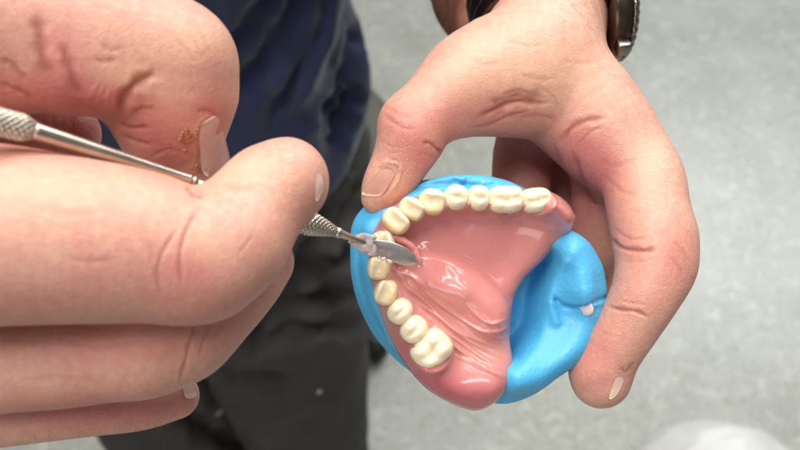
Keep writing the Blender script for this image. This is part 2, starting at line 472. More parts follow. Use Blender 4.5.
    paint = np.stack([np.clip(red + brown_tone * .5, 0, 1), np.clip(pale * (1 - brown_tone), 0, 1), np.clip(m1 + m2 + brown_tone * 2.0, 0, 2)], 1)
    return V, Q, paint

def build_rest():
    """torso, arms and legs under the clothes (coarse), joined into the body"""
    g = Grid((-0.72, -0.02, -0.14), (0.22, 0.62, 1.56), 0.009)
    T = g.new()
    g.chain(T, [(-0.215, 0.41, 0.62), (-0.215, 0.40, 0.85), (-0.215, 0.37, 1.08), (-0.215, 0.38, 1.28)], [0.072, 0.086, 0.108, 0.110], sc=(1.35, 0.80, 1))
    g.chain(T, [(-0.36, 0.38, 1.34), (-0.215, 0.38, 1.37), (-0.07, 0.38, 1.34)], [0.055, 0.06, 0.055], 0.06)
    g.cone(T, (-0.215, 0.38, 1.38), (-0.215, 0.36, 1.50), 0.058, 0.055, 0.04)
    for x in (-0.312, -0.118):
        g.chain(T, [(x * 0.86 - 0.03, 0.40, 0.62), (x, 0.37, 0.35), (x, 0.38, -0.1)], [0.056, 0.050, 0.036], 0.01)
    wl = to_world(WR)
    g.chain(T, [(-0.05, 0.38, 1.34), (0.045, 0.43, 1.06)], [0.05, 0.042], 0.03)
    g.chain(T, [(0.045, 0.43, 1.06), wl * 0.55 + np.array([0.03, 0.42, 1.06]) * 0.45], [0.040, 0.032], 0.02)
    near = to_world(P(-250, 190, 0.04))
    g.chain(T, [(-0.385, 0.38, 1.34), (-0.50, 0.30, 1.10)], [0.05, 0.042], 0.03)
    g.chain(T, [(-0.50, 0.30, 1.10), near * 0.7 + np.array([-0.5, 0.3, 1.1]) * 0.3, near], [0.040, 0.030, 0.027], 0.02)
    g.merge(T, 0)
    V, Q = g.mesh(3)
    return to_local(V), Q

nearV, nearQ, nearP = build_near_hand()
farV, farQ, farP = build_far_hand()
restV, restQ = build_rest()
bvh_near = BVHTree.FromPolygons(nearV.tolist(), nearQ.tolist())
bvh_far = BVHTree.FromPolygons(farV.tolist(), farQ.tolist())
def hit(bvh, px, py):
    d = Vector(P(px, py, 0.0) - np.array([0, 0, D])).normalized()
    loc, nor, i, dist = bvh.ray_cast(Vector((0, 0, D)), d)
    return (np.array(loc), np.array(nor)) if loc is not None else (None, None)

person = empty("person", (-0.215, 0.37, FLOOR), "person in navy T-shirt and black trousers holding a denture mould and a small metal instrument", "person")
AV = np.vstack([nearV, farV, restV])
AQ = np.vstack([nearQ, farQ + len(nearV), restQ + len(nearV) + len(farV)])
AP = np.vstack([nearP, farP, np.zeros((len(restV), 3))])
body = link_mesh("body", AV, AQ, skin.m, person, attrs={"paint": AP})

# ------------------------------------------------------------------ fingernails: curved plates fitted on the fingertip
def nail(bvh, corners, bend=0.0, lift=0.00035, n=14, mat=0, free=(0.86, 1.0), name="fingernail", pw=4.0):
    """corners px: root-left, root-right, tip-right, tip-left.  The plate follows the finger under it."""
    c = np.array(corners, float)
    st, pts = [], []
    for i in range(n + 1):
        for j in range(n + 1):
            s, t = i / n, j / n                                       # s across, t root -> tip
            S_, T_ = 2 * s - 1, 2 * t - 1
            m = (abs(S_) ** pw + abs(T_) ** pw) ** (1 / pw); q = max(abs(S_), abs(T_))
            if m > 1e-6: S_, T_ = S_ * q / m, T_ * q / m
            s2, t2 = (S_ + 1) / 2, (T_ + 1) / 2
            p = (1 - t2) * ((1 - s2) * c[0] + s2 * c[1]) + t2 * ((1 - s2) * c[3] + s2 * c[2])
            p = p + bend * (c[2] - c[1] + c[3] - c[0]) * 0.5 * (1 - S_ ** 2)
            st.append((S_, T_)); pts.append(p)
    W, ok = [], []
    for p in pts:
        l, nn = hit(bvh, p[0], p[1])
        W.append(l[2] if l is not None else np.nan)
    W = np.array(W); st = np.array(st); good = ~np.isnan(W)
    if good.sum() < 8: return None
    med = np.median(W[good]); good &= np.abs(W - med) < 0.0065
    B = np.stack([np.ones(len(st)), st[:, 0], st[:, 1], st[:, 0] ** 2, st[:, 0] * st[:, 1], st[:, 1] ** 2], 1)
    co, *_ = np.linalg.lstsq(B[good], W[good], rcond=None)
    w = B @ co + lift
    top = np.array([P(p[0], p[1], ww) for p, ww in zip(pts, w)])
    m = n + 1
    Q = [(i * m + j, (i + 1) * m + j, (i + 1) * m + j + 1, i * m + j + 1) for i in range(n) for j in range(n)]
    Qa = np.array(Q)
    if vnormals(top, Qa)[len(top) // 2, 2] < 0: Qa = Qa[:, ::-1]
    N = vnormals(top, Qa)
    low = top - N * 0.0014
    k = len(top)
    F_ = [tuple(q) for q in Qa] + [tuple(q[::-1] + k) for q in Qa]
    rim = [i for i in range(m)] + [j * m + n for j in range(1, m)] + [n * m + i for i in range(n - 1, -1, -1)] + [j * m for j in range(n - 1, 0, -1)]
    for a, b in zip(rim, rim[1:] + rim[:1]): F_.append((a, b, b + k, a + k))
    V = np.vstack([top, low])
    e = np.clip((st[:, 1] - (free[0] * 2 - 1) - 0.10 * (1 - st[:, 0] ** 2)) / 0.06, 0, 1)
    e = np.concatenate([e, e])
    return link_mesh(name, V, F_, nail_mats[mat], person, attrs={"edge": e})
nail(bvh_near, [(198, 127), (219, 114), (234, 173), (202, 178)], lift=0.0003, free=(0.90, 1), pw=5)
nail(bvh_near, [(316, 168), (322, 175), (324, 189), (315, 206)], lift=0.0002, free=(0.8, 1), pw=3)
nail(bvh_near, [(181, 383), (193, 384), (199, 396), (186, 400)], lift=0.0003, free=(0.6, 1), pw=3)
nail(bvh_far, [(383, 166), (397, 170), (382, 197), (358, 195)], bend=0.0, lift=0.0003, free=(0.90, 1), pw=4, mat=1)
nail(bvh_far, [(616, 374), (625, 378), (617, 396), (607, 401)], lift=0.0003, free=(0.5, 1), pw=3)

# ------------------------------------------------------------------ blue silicone mould
def poly2d(g, poly, w0=0.0, sub=4):
    pts = np.array([P(x, y, w0)[:2] for x, y in poly])
    pts = catmull(np.vstack([pts, pts[:1]]), sub)
    X, Y = np.meshgrid(g.ax[0], g.ax[1], indexing='ij')
    d = np.full(X.shape, 1e9); inside = np.zeros(X.shape, bool)
    for a, b in zip(pts[:-1], pts[1:]):
        e = b - a
        t = np.clip(((X - a[0]) * e[0] + (Y - a[1]) * e[1]) / (e @ e + 1e-12), 0, 1)
        d = np.minimum(d, np.hypot(X - a[0] - t * e[0], Y - a[1] - t * e[1]))
        c_ = (a[1] > Y) != (b[1] > Y)
        if abs(e[1]) > 1e-12: inside ^= c_ & (X < a[0] + (Y - a[1]) * e[0] / e[1])
    return np.where(inside, -d, d).astype(np.float32)
def px2d(g, w0=0.0):
    X, Y = np.meshgrid(g.ax[0], g.ax[1], indexing='ij'); s = (D - w0) / F
    return 400 + X / s, 225 - Y / s
def sat(x): return np.clip(x, 0, 1)
def sstep(x): x = np.clip(x, 0, 1); return x * x * (3 - 2 * x)

GUM = [(580, 217), (575, 231), (558, 249), (545, 264), (528, 281), (518, 301), (514, 322), (515, 345), (517, 365), (512, 387), (498, 406), (480, 416), (462, 412),
       (441, 401), (424, 388), (406, 367), (394, 349), (384, 328), (375, 300), (369, 275), (368, 250), (374, 228), (388, 210), (410, 198), (450, 191), (500, 189), (543, 189), (567, 200)]
ARCH = [(548, 203), (520, 201), (490, 200), (456, 199), (430, 204), (408, 214), (390, 228), (382, 248), (380, 270), (386, 292), (400, 312), (414, 330), (433, 352)]

def build_mould():
    g = Grid((-0.024, -0.064, -0.046), (0.070, 0.024, 0.010), 0.0005)
    out = poly2d(g, [(351, 250), (352, 228), (361, 211), (378, 197), (402, 184), (430, 177), (460, 174), (495, 178), (528, 190), (556, 210), (578, 233), (594, 248), (604, 268),
                     (609, 292), (604, 318), (590, 348), (572, 372), (548, 391), (520, 403), (494, 404), (452, 398), (418, 382), (394, 362), (373, 336), (359, 306), (352, 276)], -0.006)
    px, py = px2d(g, -0.004)
    rim = sat(-out / 0.004)
    top = np.full(px.shape, -0.0055)
    dl, _ = seg_dist(px, py, [(574, 252), (580, 268), (582, 286)])
    top += 0.0080 * np.exp(-(dl / 21) ** 2)                                  # rounded lobe
    dl, _ = seg_dist(px, py, [(590, 318), (578, 342), (552, 362), (520, 378)])
    top += 0.0055 * np.exp(-(dl / 21) ** 2)
    dl, _ = seg_dist(px, py, [(540, 262), (529, 294), (524, 325), (508, 347)])
    top -= 0.0150 * np.exp(-(dl / 15) ** 4)                                  # trough beside the denture
    dl, _ = seg_dist(px, py, [(562, 262), (553, 280), (550, 300), (556, 322)])
    top += 0.0015 * np.exp(-(dl / 5) ** 2)                                  # inner lip
    dl, t = seg_dist(px, py, [(556, 300), (566, 306), (580, 306), (592, 301), (606, 298)])
    top -= 0.0016 * np.exp(-(dl / 2.2) ** 2)                                 # seam line
    step = sstep((py - 303) / 5) * np.exp(-((px - 580) / 24) ** 2) * np.exp(-((py - 316) / 20) ** 2)
    top -= 0.0022 * step
    for poly, wd, a in ([(372, 206), (400, 192), (440, 184), (480, 184)], 3, .0012), ([(358, 240), (357, 270), (366, 305), (384, 340)], 3, .001), ([(455, 180), (478, 186), (496, 184)], 2, .0012), ([(470, 178), (462, 186), (450, 187)], 2, .001):
        dl, t = seg_dist(px, py, poly); top -= a * np.exp(-(dl / wd) ** 2)
    # lumpy hand-kneaded surface
    top += 0.0005 * np.sin(px / 9.0 + 1.3 * np.sin(py / 14.0)) * np.sin(py / 11.0 + np.sin(px / 17.0))
    Z = g.ax[2][None, None, :]
    a = out[:, :, None] + 0.0012 * np.sin(Z * 520 + (px / 30)[:, :, None]) - np.clip(-0.010 - Z, 0, 1) * -0.15
    f = smax(a, Z - top[:, :, None], 0.0085)
    f = smax(f, -0.036 - Z, 0.012)
    g.F = f.astype(np.float32)
    V, Q = g.mesh(2)
    return V, Q
blue = Mat("blue_silicone", rough=0.42)
blue.b.inputs["Specular IOR Level"].default_value = 0.45
sss(blue, 0.15, (0.3, 0.7, 1.0), 0.0018)
bn = blue.noise(120, 4, 0.6)
blue.color(blue.mix(bn, srgb(66, 162, 210), srgb(92, 184, 226)))
blue.rough(blue.math('MULTIPLY_ADD', blue.noise(300, 3), 0.25, 0.3))
bb = blue.bump(blue.noise(300, 4, 0.5), 0.22, 0.0007)
bv = blue.node("ShaderNodeTexVoronoi"); bv.inputs["Scale"].default_value = 900; blue.ln(blue.coords(), bv.inputs["Vector"])
blue.bump(bv.outputs["Distance"], 0.2, 0.0004, bb)
mV, mQ = build_mould()
mould = empty("silicone_mould", to_world(np.array([[0.02, -0.02, -0.036]]))[0], "bright blue silicone mould cupped in the hand under the pink denture", "mould")
link_mesh("putty_body", mV, mQ, blue.m, mould)
bvh_m = BVHTree.FromPolygons(mV.tolist(), mQ.tolist())

def blob(center, radii, mat, name, parent, seed=0, rough=0.15, sub=3, rot=None, attrs=None, freq=1.6):
    import bmesh
    bm = bmesh.new(); bmesh.ops.create_icosphere(bm, subdivisions=sub, radius=1)
    V = np.array([v.co[:] for v in bm.verts]); Fc = [[v.index for v in f.verts] for f in bm.faces]; bm.free()
    nz = np.array([mnoise.noise(Vector(v * freq + seed * 7.3)) for v in V])
    V = V * (1 + rough * nz)[:, None] * np.array(radii)
    if rot is not None: V = V @ rot.T
    return link_mesh(name, V + center, Fc, mat, parent)
def rotz(a): return np.array([[math.cos(a), -math.sin(a), 0], [math.sin(a), math.cos(a), 0], [0, 0, 1]])
def basis(n, up=(0, 1, 0)):
    n = n / np.linalg.norm(n); x = np.cross(up, n); x /= np.linalg.norm(x); y = np.cross(n, x)
    return np.stack([x, y, n], 1)

white = Mat("white_plaster", srgb(226, 205, 208), 0.55)
white.bump(white.noise(900, 3), 0.4, 0.0004)
l, nn = hit(bvh_m, 586, 308)
blob(l - nn * 0.0002, (0.0024, 0.0024, 0.0006), white.m, "plaster_spot", mould, 3, 0.1, rot=basis(nn))

# ------------------------------------------------------------------ denture
def build_denture():
    g = Grid((-0.016, -0.060, -0.012), (0.058, 0.016, 0.013), 0.00032)
    out = poly2d(g, GUM, 0.0)
    px, py = px2d(g, 0.0)
    top = np.full(px.shape, -0.0022)
    da, ta = seg_dist(px, py, ARCH)
    top += 0.0046 * np.exp(-(da / 17) ** 2)                                   # alveolar ridge carrying the teeth
    top += 0.0040 * np.exp(-(da / 48) ** 1.5) - 0.0016
    dl, _ = seg_dist(px, py, [(424, 270), (452, 282), (478, 298), (492, 316)])
    top += 0.0042 * np.exp(-(dl / 23) ** 4.0) + 0.0012 * np.exp(-(dl / 14) ** 2)                                  # smooth raised tongue of resin
    dl, _ = seg_dist(px, py, [(418, 250), (446, 253), (482, 270), (512, 300)])
    top -= 0.0008 * np.exp(-(dl / 4) ** 2)
    dl, _ = seg_dist(px, py, [(556, 214), (530, 262), (508, 300)])
    top += 0.0010 * np.exp(-(dl / 16) ** 2)
    dl, _ = seg_dist(px, py, [(545, 208), (564, 217)])
    top += 0.0042 * np.exp(-(dl / 14) ** 2)
    dl, _ = seg_dist(px, py, [(424, 372), (455, 388), (488, 386)])
    top += 0.0058 * np.exp(-(dl / 26) ** 2)                                    # heel
    dl, _ = seg_dist(px, py, [(400, 296), (432, 318), (470, 346), (505, 356)])
    top -= 0.0006 * np.exp(-(dl / 12) ** 2)                                    # groove between tongue and teeth
    ux, uy = (px - 454), (py - 283)
    al, ac = ux * .78 + uy * .62, -ux * .62 + uy * .78
    wgt = np.exp(-(np.abs(al) / 19) ** 3 - (np.abs(ac) / 8.5) ** 3)
    top += wgt * (0.161 * ux + 0.233 * uy) * S(0.0) * 0.9                     # flat tilted into the tongue's shape to catch a strip highlight
    # runs of thin resin flowing down beside the raised tongue
    for i, (poly, wd, a) in enumerate([
        ([(398, 280), (424, 300), (456, 330), (500, 350)], 2.0, .0011), ([(404, 292), (434, 314), (470, 342), (508, 360)], 1.7, .0010),
        ([(412, 302), (440, 326), (474, 352), (506, 372)], 1.8, .0011), ([(418, 286), (450, 312), (490, 336), (512, 340)], 1.7, .0008),
        ([(470, 326), (490, 332), (512, 328)], 1.8, .0008), ([(446, 336), (470, 358), (500, 372)], 1.7, .0010), ([(462, 300), (486, 322), (510, 318)], 1.5, .0006),
        ([(425, 312), (450, 342), (478, 362)], 1.5, .0008), ([(480, 312), (496, 330), (508, 350)], 1.6, .0006), ([(395, 270), (412, 276), (430, 292)], 2.4, .0008),
        ([(388, 262), (398, 272), (408, 286)], 2.6, .0010), ([(450, 352), (480, 366), (508, 378)], 2.2, .0008)]):
        dl, t = seg_dist(px, py, poly); top += 1.0 * a * np.exp(-(dl / (wd * (.7 + .5 * np.sin(t * 7 + i) ** 2))) ** 2) * sat(np.minimum(t, 1 - t) * 4)
    for a_, b_ in zip(TEETH[:6], TEETH[1:7]):
        mx, my = (a_[0] + b_[0]) / 2, (a_[1] + b_[1]) / 2 + 9
        top += 0.0012 * np.exp(-((px - mx) ** 2 + (py - my) ** 2) / 40)
    for a_, b_ in zip(TEETH[8:11], TEETH[9:12]):
        mx, my = (a_[0] + b_[0]) / 2 + 8, (a_[1] + b_[1]) / 2 - 5
        top += 0.0012 * np.exp(-((px - mx) ** 2 + (py - my) ** 2) / 40)
    # raised scallop of gum round each tooth neck
    for (x, y, rx, ry, r_, k_) in TEETH:
        top += 0.0010 * np.exp(-((np.hypot(px - x, py - y) - (rx + ry) / 2 - 1.5) / 3.0) ** 2)
    for seed, a, s1 in ((0, .00007, 13.), (3, .00003, 5.)):
        top += a * np.sin(px / s1 + 1.7 * np.sin(py / (s1 * 1.9) + seed)) * np.sin(py / (s1 * .8) + 1.1 * np.sin(px / (s1 * 1.5)))
    bot = -0.0085
    Z = g.ax[2][None, None, :]
    f = smax(out[:, :, None] + np.zeros_like(Z), Z - top[:, :, None], 0.0062)
    f = smax(f, bot - Z, 0.003)
    g.F = f.astype(np.float32)
    V, Q = g.mesh(2)
    px, py = proj(V)
    deep = gauss(px, py, [(455, 398, 50, 22, .75), (410, 360, 22, 26, .8), (430, 385, 30, 18, .5), (395, 330, 14, 34, .4)])
    clear = gauss(px, py, [(450, 328, 30, 16, .7), (482, 352, 28, 16, .8), (415, 300, 22, 12, .5), (395, 278, 14, 12, .4)])
    mauve = gauss(px, py, [(455, 225, 55, 18, .6), (500, 250, 40, 22, .35)])
    wx = px + 3 * np.sin(py / 13) ; wy = py + 3 * np.sin(px / 17)
    flow = np.stack([(wx * .62 + wy * -.78) * .17, (wx * .78 + wy * .62) * .035, px * 0], 1)
    return V, Q, np.stack([sat(deep), sat(clear), sat(mauve)], 1), flow

# (x, y, rx, ry, rotation, kind)
TEETH = [(396, 221, 13.5, 11.5, -0.75, 'i'), (412, 209, 12.5, 10.5, -0.55, 'i'), (432, 202, 12.8, 12.8, -0.15, 'c'), (456, 197.5, 11.5, 12, 0.0, 'p'), (478.5, 198, 10.5, 12.2, 0.0, 'p'),
         (505.5, 199.5, 16.5, 13, 0.02, 'm'), (535, 200.5, 14.8, 12, 0.1, 'm2'), (383, 243, 11.5, 12, -1.3, 'i'),
         (379, 268, 11, 11.5, 1.45, 'i'), (386, 292, 12.5, 11.5, 1.2, 'c'), (400, 311, 12.5, 11.5, 0.95, 'p'), (414, 329, 13.2, 12.5, 0.9, 'p'), (431.5, 349, 19, 16.5, 0.75, 'm')]
dV, dQ, dP, dF = build_denture()
acr = Mat("pink_acrylic", rough=0.16)
acr.b.inputs["Specular IOR Level"].default_value = 0.55
acr.b.inputs["Coat Weight"].default_value = 0.35; acr.b.inputs["Coat Roughness"].default_value = 0.06
sss(acr, 0.42, (1.0, 0.5, 0.45), 0.003)
a_ = acr.attr("paint"); se = acr.node("ShaderNodeSeparateColor"); acr.ln(a_.outputs["Color"], se.inputs[0])
c = acr.mix(acr.noise(90, 3), srgb(205, 127, 121), srgb(216, 147, 138))
c = acr.mix(acr.math('MULTIPLY', se.outputs[2], 0.7), c, srgb(196, 118, 126))
c = acr.mix(acr.math('MULTIPLY', se.outputs[0], 0.8), c, srgb(176, 84, 98))
c = acr.mix(acr.math('MULTIPLY', se.outputs[1], 0.85), c, srgb(216, 158, 146))
vn = acr.noise(500, 3, 0.7)
c = acr.mix(acr.ramp(vn, [(0.62, (0, 0, 0, 1)), (0.72, (0.35, 0.35, 0.35, 1))]), c, srgb(200, 96, 90))
acr.color(c)
acr.rough(acr.math('MULTIPLY', acr.math('MULTIPLY_ADD', acr.noise(130, 3), 0.14, 0.10), acr.math('SUBTRACT', 1.0, acr.math('MULTIPLY', se.outputs[1], 0.7))))
ab = acr.bump(acr.noise(220, 2, 0.5), 0.08, 0.0010)
fa = acr.attr("flow")
fn = acr.noise(1.0, 4, 0.55, fa.outputs["Vector"], 0.6)
fr = acr.math('ABSOLUTE', acr.math('SUBTRACT', fn, 0.5))
fr = acr.math('MULTIPLY', acr.math('MINIMUM', fr, 0.10), acr.math('ADD', se.outputs[1], 0.02))
ab = acr.bump(fr, 0.22, 0.004, ab)
denture = empty("denture", to_world(np.array([[0.02, -0.02, -0.008]]))[0], "glossy pink acrylic upper denture with ivory teeth lying on the blue mould", "denture")
gum = link_mesh("gum_base", dV, dQ, acr.m, denture, attrs={"paint": dP, "flow": dF})
bvh_d = BVHTree.FromPolygons(dV.tolist(), dQ.tolist())

tooth_m = Mat("tooth_resin", rough=0.16)
tooth_m.b.inputs["Specular IOR Level"].default_value = 0.55
sss(tooth_m, 0.55, (1, 0.8, 0.55), 0.003)
ta_ = tooth_m.attr("cervical")
tc = tooth_m.mix(tooth_m.noise(400, 3), srgb(234, 217, 180), srgb(240, 227, 200))
tooth_m.color(tooth_m.mix(ta_.outputs["Fac"], tc, srgb(230, 202, 150)))
tooth_m.bump(tooth_m.noise(500, 3), 0.25, 0.0006)

def tooth(x, y, rx, ry, rot, kind, i):
    import bmesh
    bm = bmesh.new(); bmesh.ops.create_icosphere(bm, subdivisions=5, radius=1)
    U = np.array([v.co[:] for v in bm.verts]); Fc = [[v.index for v in f.verts] for f in bm.faces]; bm.free()
    rnd = random.Random(i)
    # squarer outline, flatter top than a ball
    e = {'m': 3.0, 'm2': 2.7, 'p': 2.3, 'c': 2.2, 'i': 2.4}[kind]
    n2 = (np.abs(U[:, 0]) ** e + np.abs(U[:, 1]) ** e + np.abs(U[:, 2]) ** 2.6) ** (1 / e)
    V = U / n2[:, None]
    X, Y, Z = V[:, 0].copy(), V[:, 1].copy(), V[:, 2].copy()
    up = sat(Z * 1.6)
    h = np.zeros(len(V))
    s = S(0.003)
    if kind in ('m', 'm2'):
        cus = [(-.45, .42, .30), (.42, .45, .26), (-.42, -.42, .24), (.45, -.40, .28)] if kind == 'm' else [(-.5, .3, .28), (.40, .42, .34), (.05, -.45, .22), (.62, -.2, .16)]
        for cx, cy, a in cus: h += a * np.exp(-((X - cx) ** 2 + (Y - cy) ** 2) / 0.085)
        h -= 0.15 * np.exp(-((Y - .10 * np.sin(4.5 * X + i)) / .12) ** 2) * np.exp(-(X / .5) ** 2) + 0.13 * np.exp(-((X - .05 - .12 * np.sin(4 * Y)) / .10) ** 2) * np.exp(-(Y / .55) ** 2)
        h -= 0.12 * np.exp(-(X ** 2 + Y ** 2) / 0.12)
        hz = 0.0046
    elif kind == 'p':
        for cx, cy, a in ((0, .48, .32), (0.05, -.45, .22)): h += a * np.exp(-((X - cx) ** 2 * .8 + (Y - cy) ** 2) / 0.1)
        h -= 0.20 * np.exp(-((Y - .02 - .08 * np.sin(4 * X + i)) / .13) ** 2) * np.exp(-(X / .55) ** 2)
        hz = 0.0044
    else:
        # seen from the tongue side: raised incisal rim outside (+Y), shallow scoop inside
        h += 0.42 * np.exp(-((Y - .62) / .26) ** 2) - 0.26 * np.exp(-((Y + 0.0) / .34) ** 2 - (X / .55) ** 2) + .12 * np.exp(-((Y + .7) / .25) ** 2)
        h += 0.08 * np.exp(-((np.abs(X) - .72) / .14) ** 2)
        hz = 0.0042
    Z = Z + 0.66 * h * up
    W3 = np.stack([X * rx * s * 1.10, Y * ry * s * 1.07, Z * hz], 1)
    cer = sat(0.75 - 0.5 * Z - (0.35 * Y if kind in 'ic' else 0)) * 0.9
    if kind in 'ic': cer = sat(0.40 - 0.70 * Y)
    else: cer = sat(0.42 - 0.9 * Z + 0.55 * np.exp(-(X ** 2 + Y ** 2) / 0.18) * up)
    rm = rotz(rot)
    W3 = W3 @ rm.T
    tilt = rnd.uniform(-.08, .08)
    base = P(x, y, 0.0036 if kind in ('m', 'm2') else 0.0040) + np.array([0, 0, rnd.uniform(-.0003, .0003)])
    W3[:, 2] += tilt * W3[:, 0]
    W3 = W3 + base
    return link_mesh("tooth", W3, Fc, tooth_m.m, denture, attrs={"cervical": cer})
for i, t in enumerate(TEETH): tooth(*t, i)

# soft pink wax pushed up round the blade, and scraped crumbs
def tube(pts, rs, n=14, sub=5):
    pts = catmull(np.array(pts, float), sub); rs = catmull(np.array(rs, float)[:, None], sub)[:, 0]
    V, Fc = [], []
    up = np.array([0, 0, 1.0])
    for i, p in enumerate(pts):
        t = pts[min(i + 1, len(pts) - 1)] - pts[max(i - 1, 0)]; t /= np.linalg.norm(t)
        x = np.cross(up, t); x /= np.linalg.norm(x) + 1e-9; y = np.cross(t, x)
        for k in range(n):
            a = 2 * math.pi * k / n
            V.append(p + rs[i] * (math.cos(a) * x + math.sin(a) * y))
    m = len(pts)
    for i in range(m - 1):
        for k in range(n):
            Fc.append((i * n + k, i * n + (k + 1) % n, (i + 1) * n + (k + 1) % n, (i + 1) * n + k))
    Fc.append(tuple(range(n))[::-1]); Fc.append(tuple((m - 1) * n + k for k in range(n)))
    return np.array(V), Fc
wax = Mat("soft_pink_wax", rough=0.2)
wax.b.inputs["Specular IOR Level"].default_value = 0.55
sss(wax, 0.5, (1, 0.5, 0.4), 0.003)
wax.color(wax.mix(wax.noise(600, 3), srgb(212, 134, 130), srgb(220, 150, 142)))
wax.bump(wax.noise(500, 3), 0.4, 0.0008)
V, Fc = tube([P(376, 236, .0035), P(388, 235, .0045), P(400, 239, .0045), (P(411, 246, .004)), P(418, 257, .0034), P(422, 267, .0024), P(428, 276, .0018)],
             [.0006, .0010, .0011, .0010, .0009, .0009, .0005], 20, 9)
V = V + 0.00028 * np.array([mnoise.noise_vector(Vector(v * 500))[:] for v in V])
link_mesh("wax_roll", V, Fc, wax.m, denture)

# ------------------------------------------------------------------ wax knife
steel = Mat("brushed_steel", srgb(196, 186, 170), 0.27, 1.0)
steel.color(steel.mix(steel.noise(220, 3), srgb(176, 166, 150), srgb(214, 206, 192)))
steel.rough(steel.math('MULTIPLY_ADD', steel.noise(500, 3), 0.2, 0.26))
bladem = Mat("polished_blade", srgb(206, 196, 192), 0.16, 0.9)
bladem.rough(bladem.math('MULTIPLY_ADD', bladem.noise(350, 3, .6, None, .5), 0.25, 0.30))
bladem.bump(bladem.noise(200, 2), 0.12, 0.0005)
knife = empty("wax_knife", to_world(P(200, 184, .048)[None])[0], "thin steel wax knife with knurled grips held in the fingers over the denture", "dental tool")
def lathe_line(a, b, prof, n=36, knurl=None):
    """prof: (t, radius); revolve about a->b"""
    d = b - a; L = np.linalg.norm(d); t_ = d / L
    x = np.cross([0, 0, 1.0], t_); x /= np.linalg.norm(x); y = np.cross(t_, x)
    V = []
    for t, r in prof:
        for k in range(n):
            an = 2 * math.pi * k / n; rr = r
            if knurl:
                pitch, amp = knurl
                s = t * L / pitch
                q = 12
                v1 = abs(((an / (2 * math.pi) * q + s) % 1) * 2 - 1); v2 = abs(((an / (2 * math.pi) * q - s) % 1) * 2 - 1)
                rr = r - amp * (1 - min(v1, v2) * 2 if min(v1, v2) < .5 else 0)
            V.append(a + t * d + rr * (math.cos(an) * x + math.sin(an) * y))
    m = len(prof)
    Fc = [(i * n + k, i * n + (k + 1) % n, (i + 1) * n + (k + 1) % n, (i + 1) * n + k) for i in range(m - 1) for k in range(n)]
    Fc.append(tuple(range(n))[::-1]); Fc.append(tuple((m - 1) * n + k for k in range(n)))
    return np.array(V), Fc
def TW(px): return 0.076 + (0.048 - 0.076) * px / 195.0
k0, k1 = P(-75, 103, 0.086), P(33, 130.5, 0.0712)
N_ = 200
prof = [(i / N_, 0.0030 if i / N_ < .88 else 0.0030 - 0.0010 * ((i / N_ - .88) / .12) ** 1.3) for i in range(N_ + 1)]
V, Fc = lathe_line(k0, k1, prof, 144, (0.0014, 0.00045)); link_mesh("knurled_grip", V, Fc, steel.m, knife)
k2 = P(197, 182, 0.0465)
prof = [(0, .0020), (.02, .0019), (.06, .00185), (.5, .0016), (.92, .0012), (.94, .0013), (.95, .0013), (.955, .0010), (.965, .0010), (.97, .0013), (.98, .0013), (.985, .001), (1, .001)]
V, Fc = lathe_line(k1, k2, prof, 40); link_mesh("shaft", V, Fc, steel.m, knife)
k3, k4 = P(235, 199, 0.0405), P(335, 231.5, 0.0225)
V, Fc = lathe_line(k2, k3, [(0, .001), (.5, .0012), (1, .0034)], 40); link_mesh("shaft", V, Fc, steel.m, knife)
prof = [(i / N_, 0.0034 if i / N_ < .74 else 0.0034 - 0.0020 * ((i / N_ - .74) / .26) ** 1.1) for i in range(N_ + 1)]
V, Fc = lathe_line(k3, k4, prof, 144, (0.0013, 0.0003)); link_mesh("knurled_grip", V, Fc, steel.m, knife)
k5 = P(366, 243, 0.0145)
V, Fc = lathe_line(k4, k5, [(0, .0014), (.1, .0015), (.2, .0012), (.5, .0009), (.9, .0009), (1, .001)], 32); link_mesh("neck", V, Fc, steel.m, knife)
# leaf blade: outline extruded with a bevelled belly
def blade():
    top = [(360, 239), (373, 239.5), (388, 241), (403, 246), (413, 253), (418, 262)]
    bot = [(360, 246), (370, 252), (382, 258), (396, 263), (408, 266.5), (417, 266)]
    n = 40
    T_ = catmull(np.array(top, float), 8); B_ = catmull(np.array(bot, float), 8); n = len(T_)
    m = 10; V = []; 
    for side in (1, -1):
        for i in range(n):
            for j in range(m + 1):
                s = j / m; p = T_[i] * (1 - s) + B_[i] * s
                w = 0.0150 - 0.0078 * (i / (n - 1)) ** 0.8 + 0.0006 * math.sin(math.pi * s)
                th = 0.00038 * math.sin(math.pi * min(max(s, .04), .96)) * (1 - 0.5 * i / n)
                V.append(P(p[0], p[1], w + side * th + 0.0016 * (0.5 - s)))
    Fc = []; K = n * (m + 1)
    for i in range(n - 1):
        for j in range(m):
            a, b, c_, d = i * (m + 1) + j, (i + 1) * (m + 1) + j, (i + 1) * (m + 1) + j + 1, i * (m + 1) + j + 1
            Fc.append((a, d, c_, b)); Fc.append((a + K, b + K, c_ + K, d + K))
    for i in range(n - 1):
        for j in (0, m):
            a, b = i * (m + 1) + j, (i + 1) * (m + 1) + j
            Fc.append((a, b, b + K, a + K) if j == 0 else (b, a, a + K, b + K))
    for i in (0, n - 1):
        for j in range(m):
            a, b = i * (m + 1) + j, i * (m + 1) + j + 1
            Fc.append((b, a, a + K, b + K) if i == 0 else (a, b, b + K, a + K))
    return np.array(V), Fc
V, Fc = blade(); link_mesh("blade", V, Fc, bladem.m, knife)
clearwax = Mat("set_clear_wax", srgb(244, 226, 220), 0.12)
clearwax.b.inputs["Transmission Weight"].default_value = 0.65
clearwax.b.inputs["Specular IOR Level"].default_value = 0.6
sss(clearwax, 0.3, (1, .8, .7), 0.001)
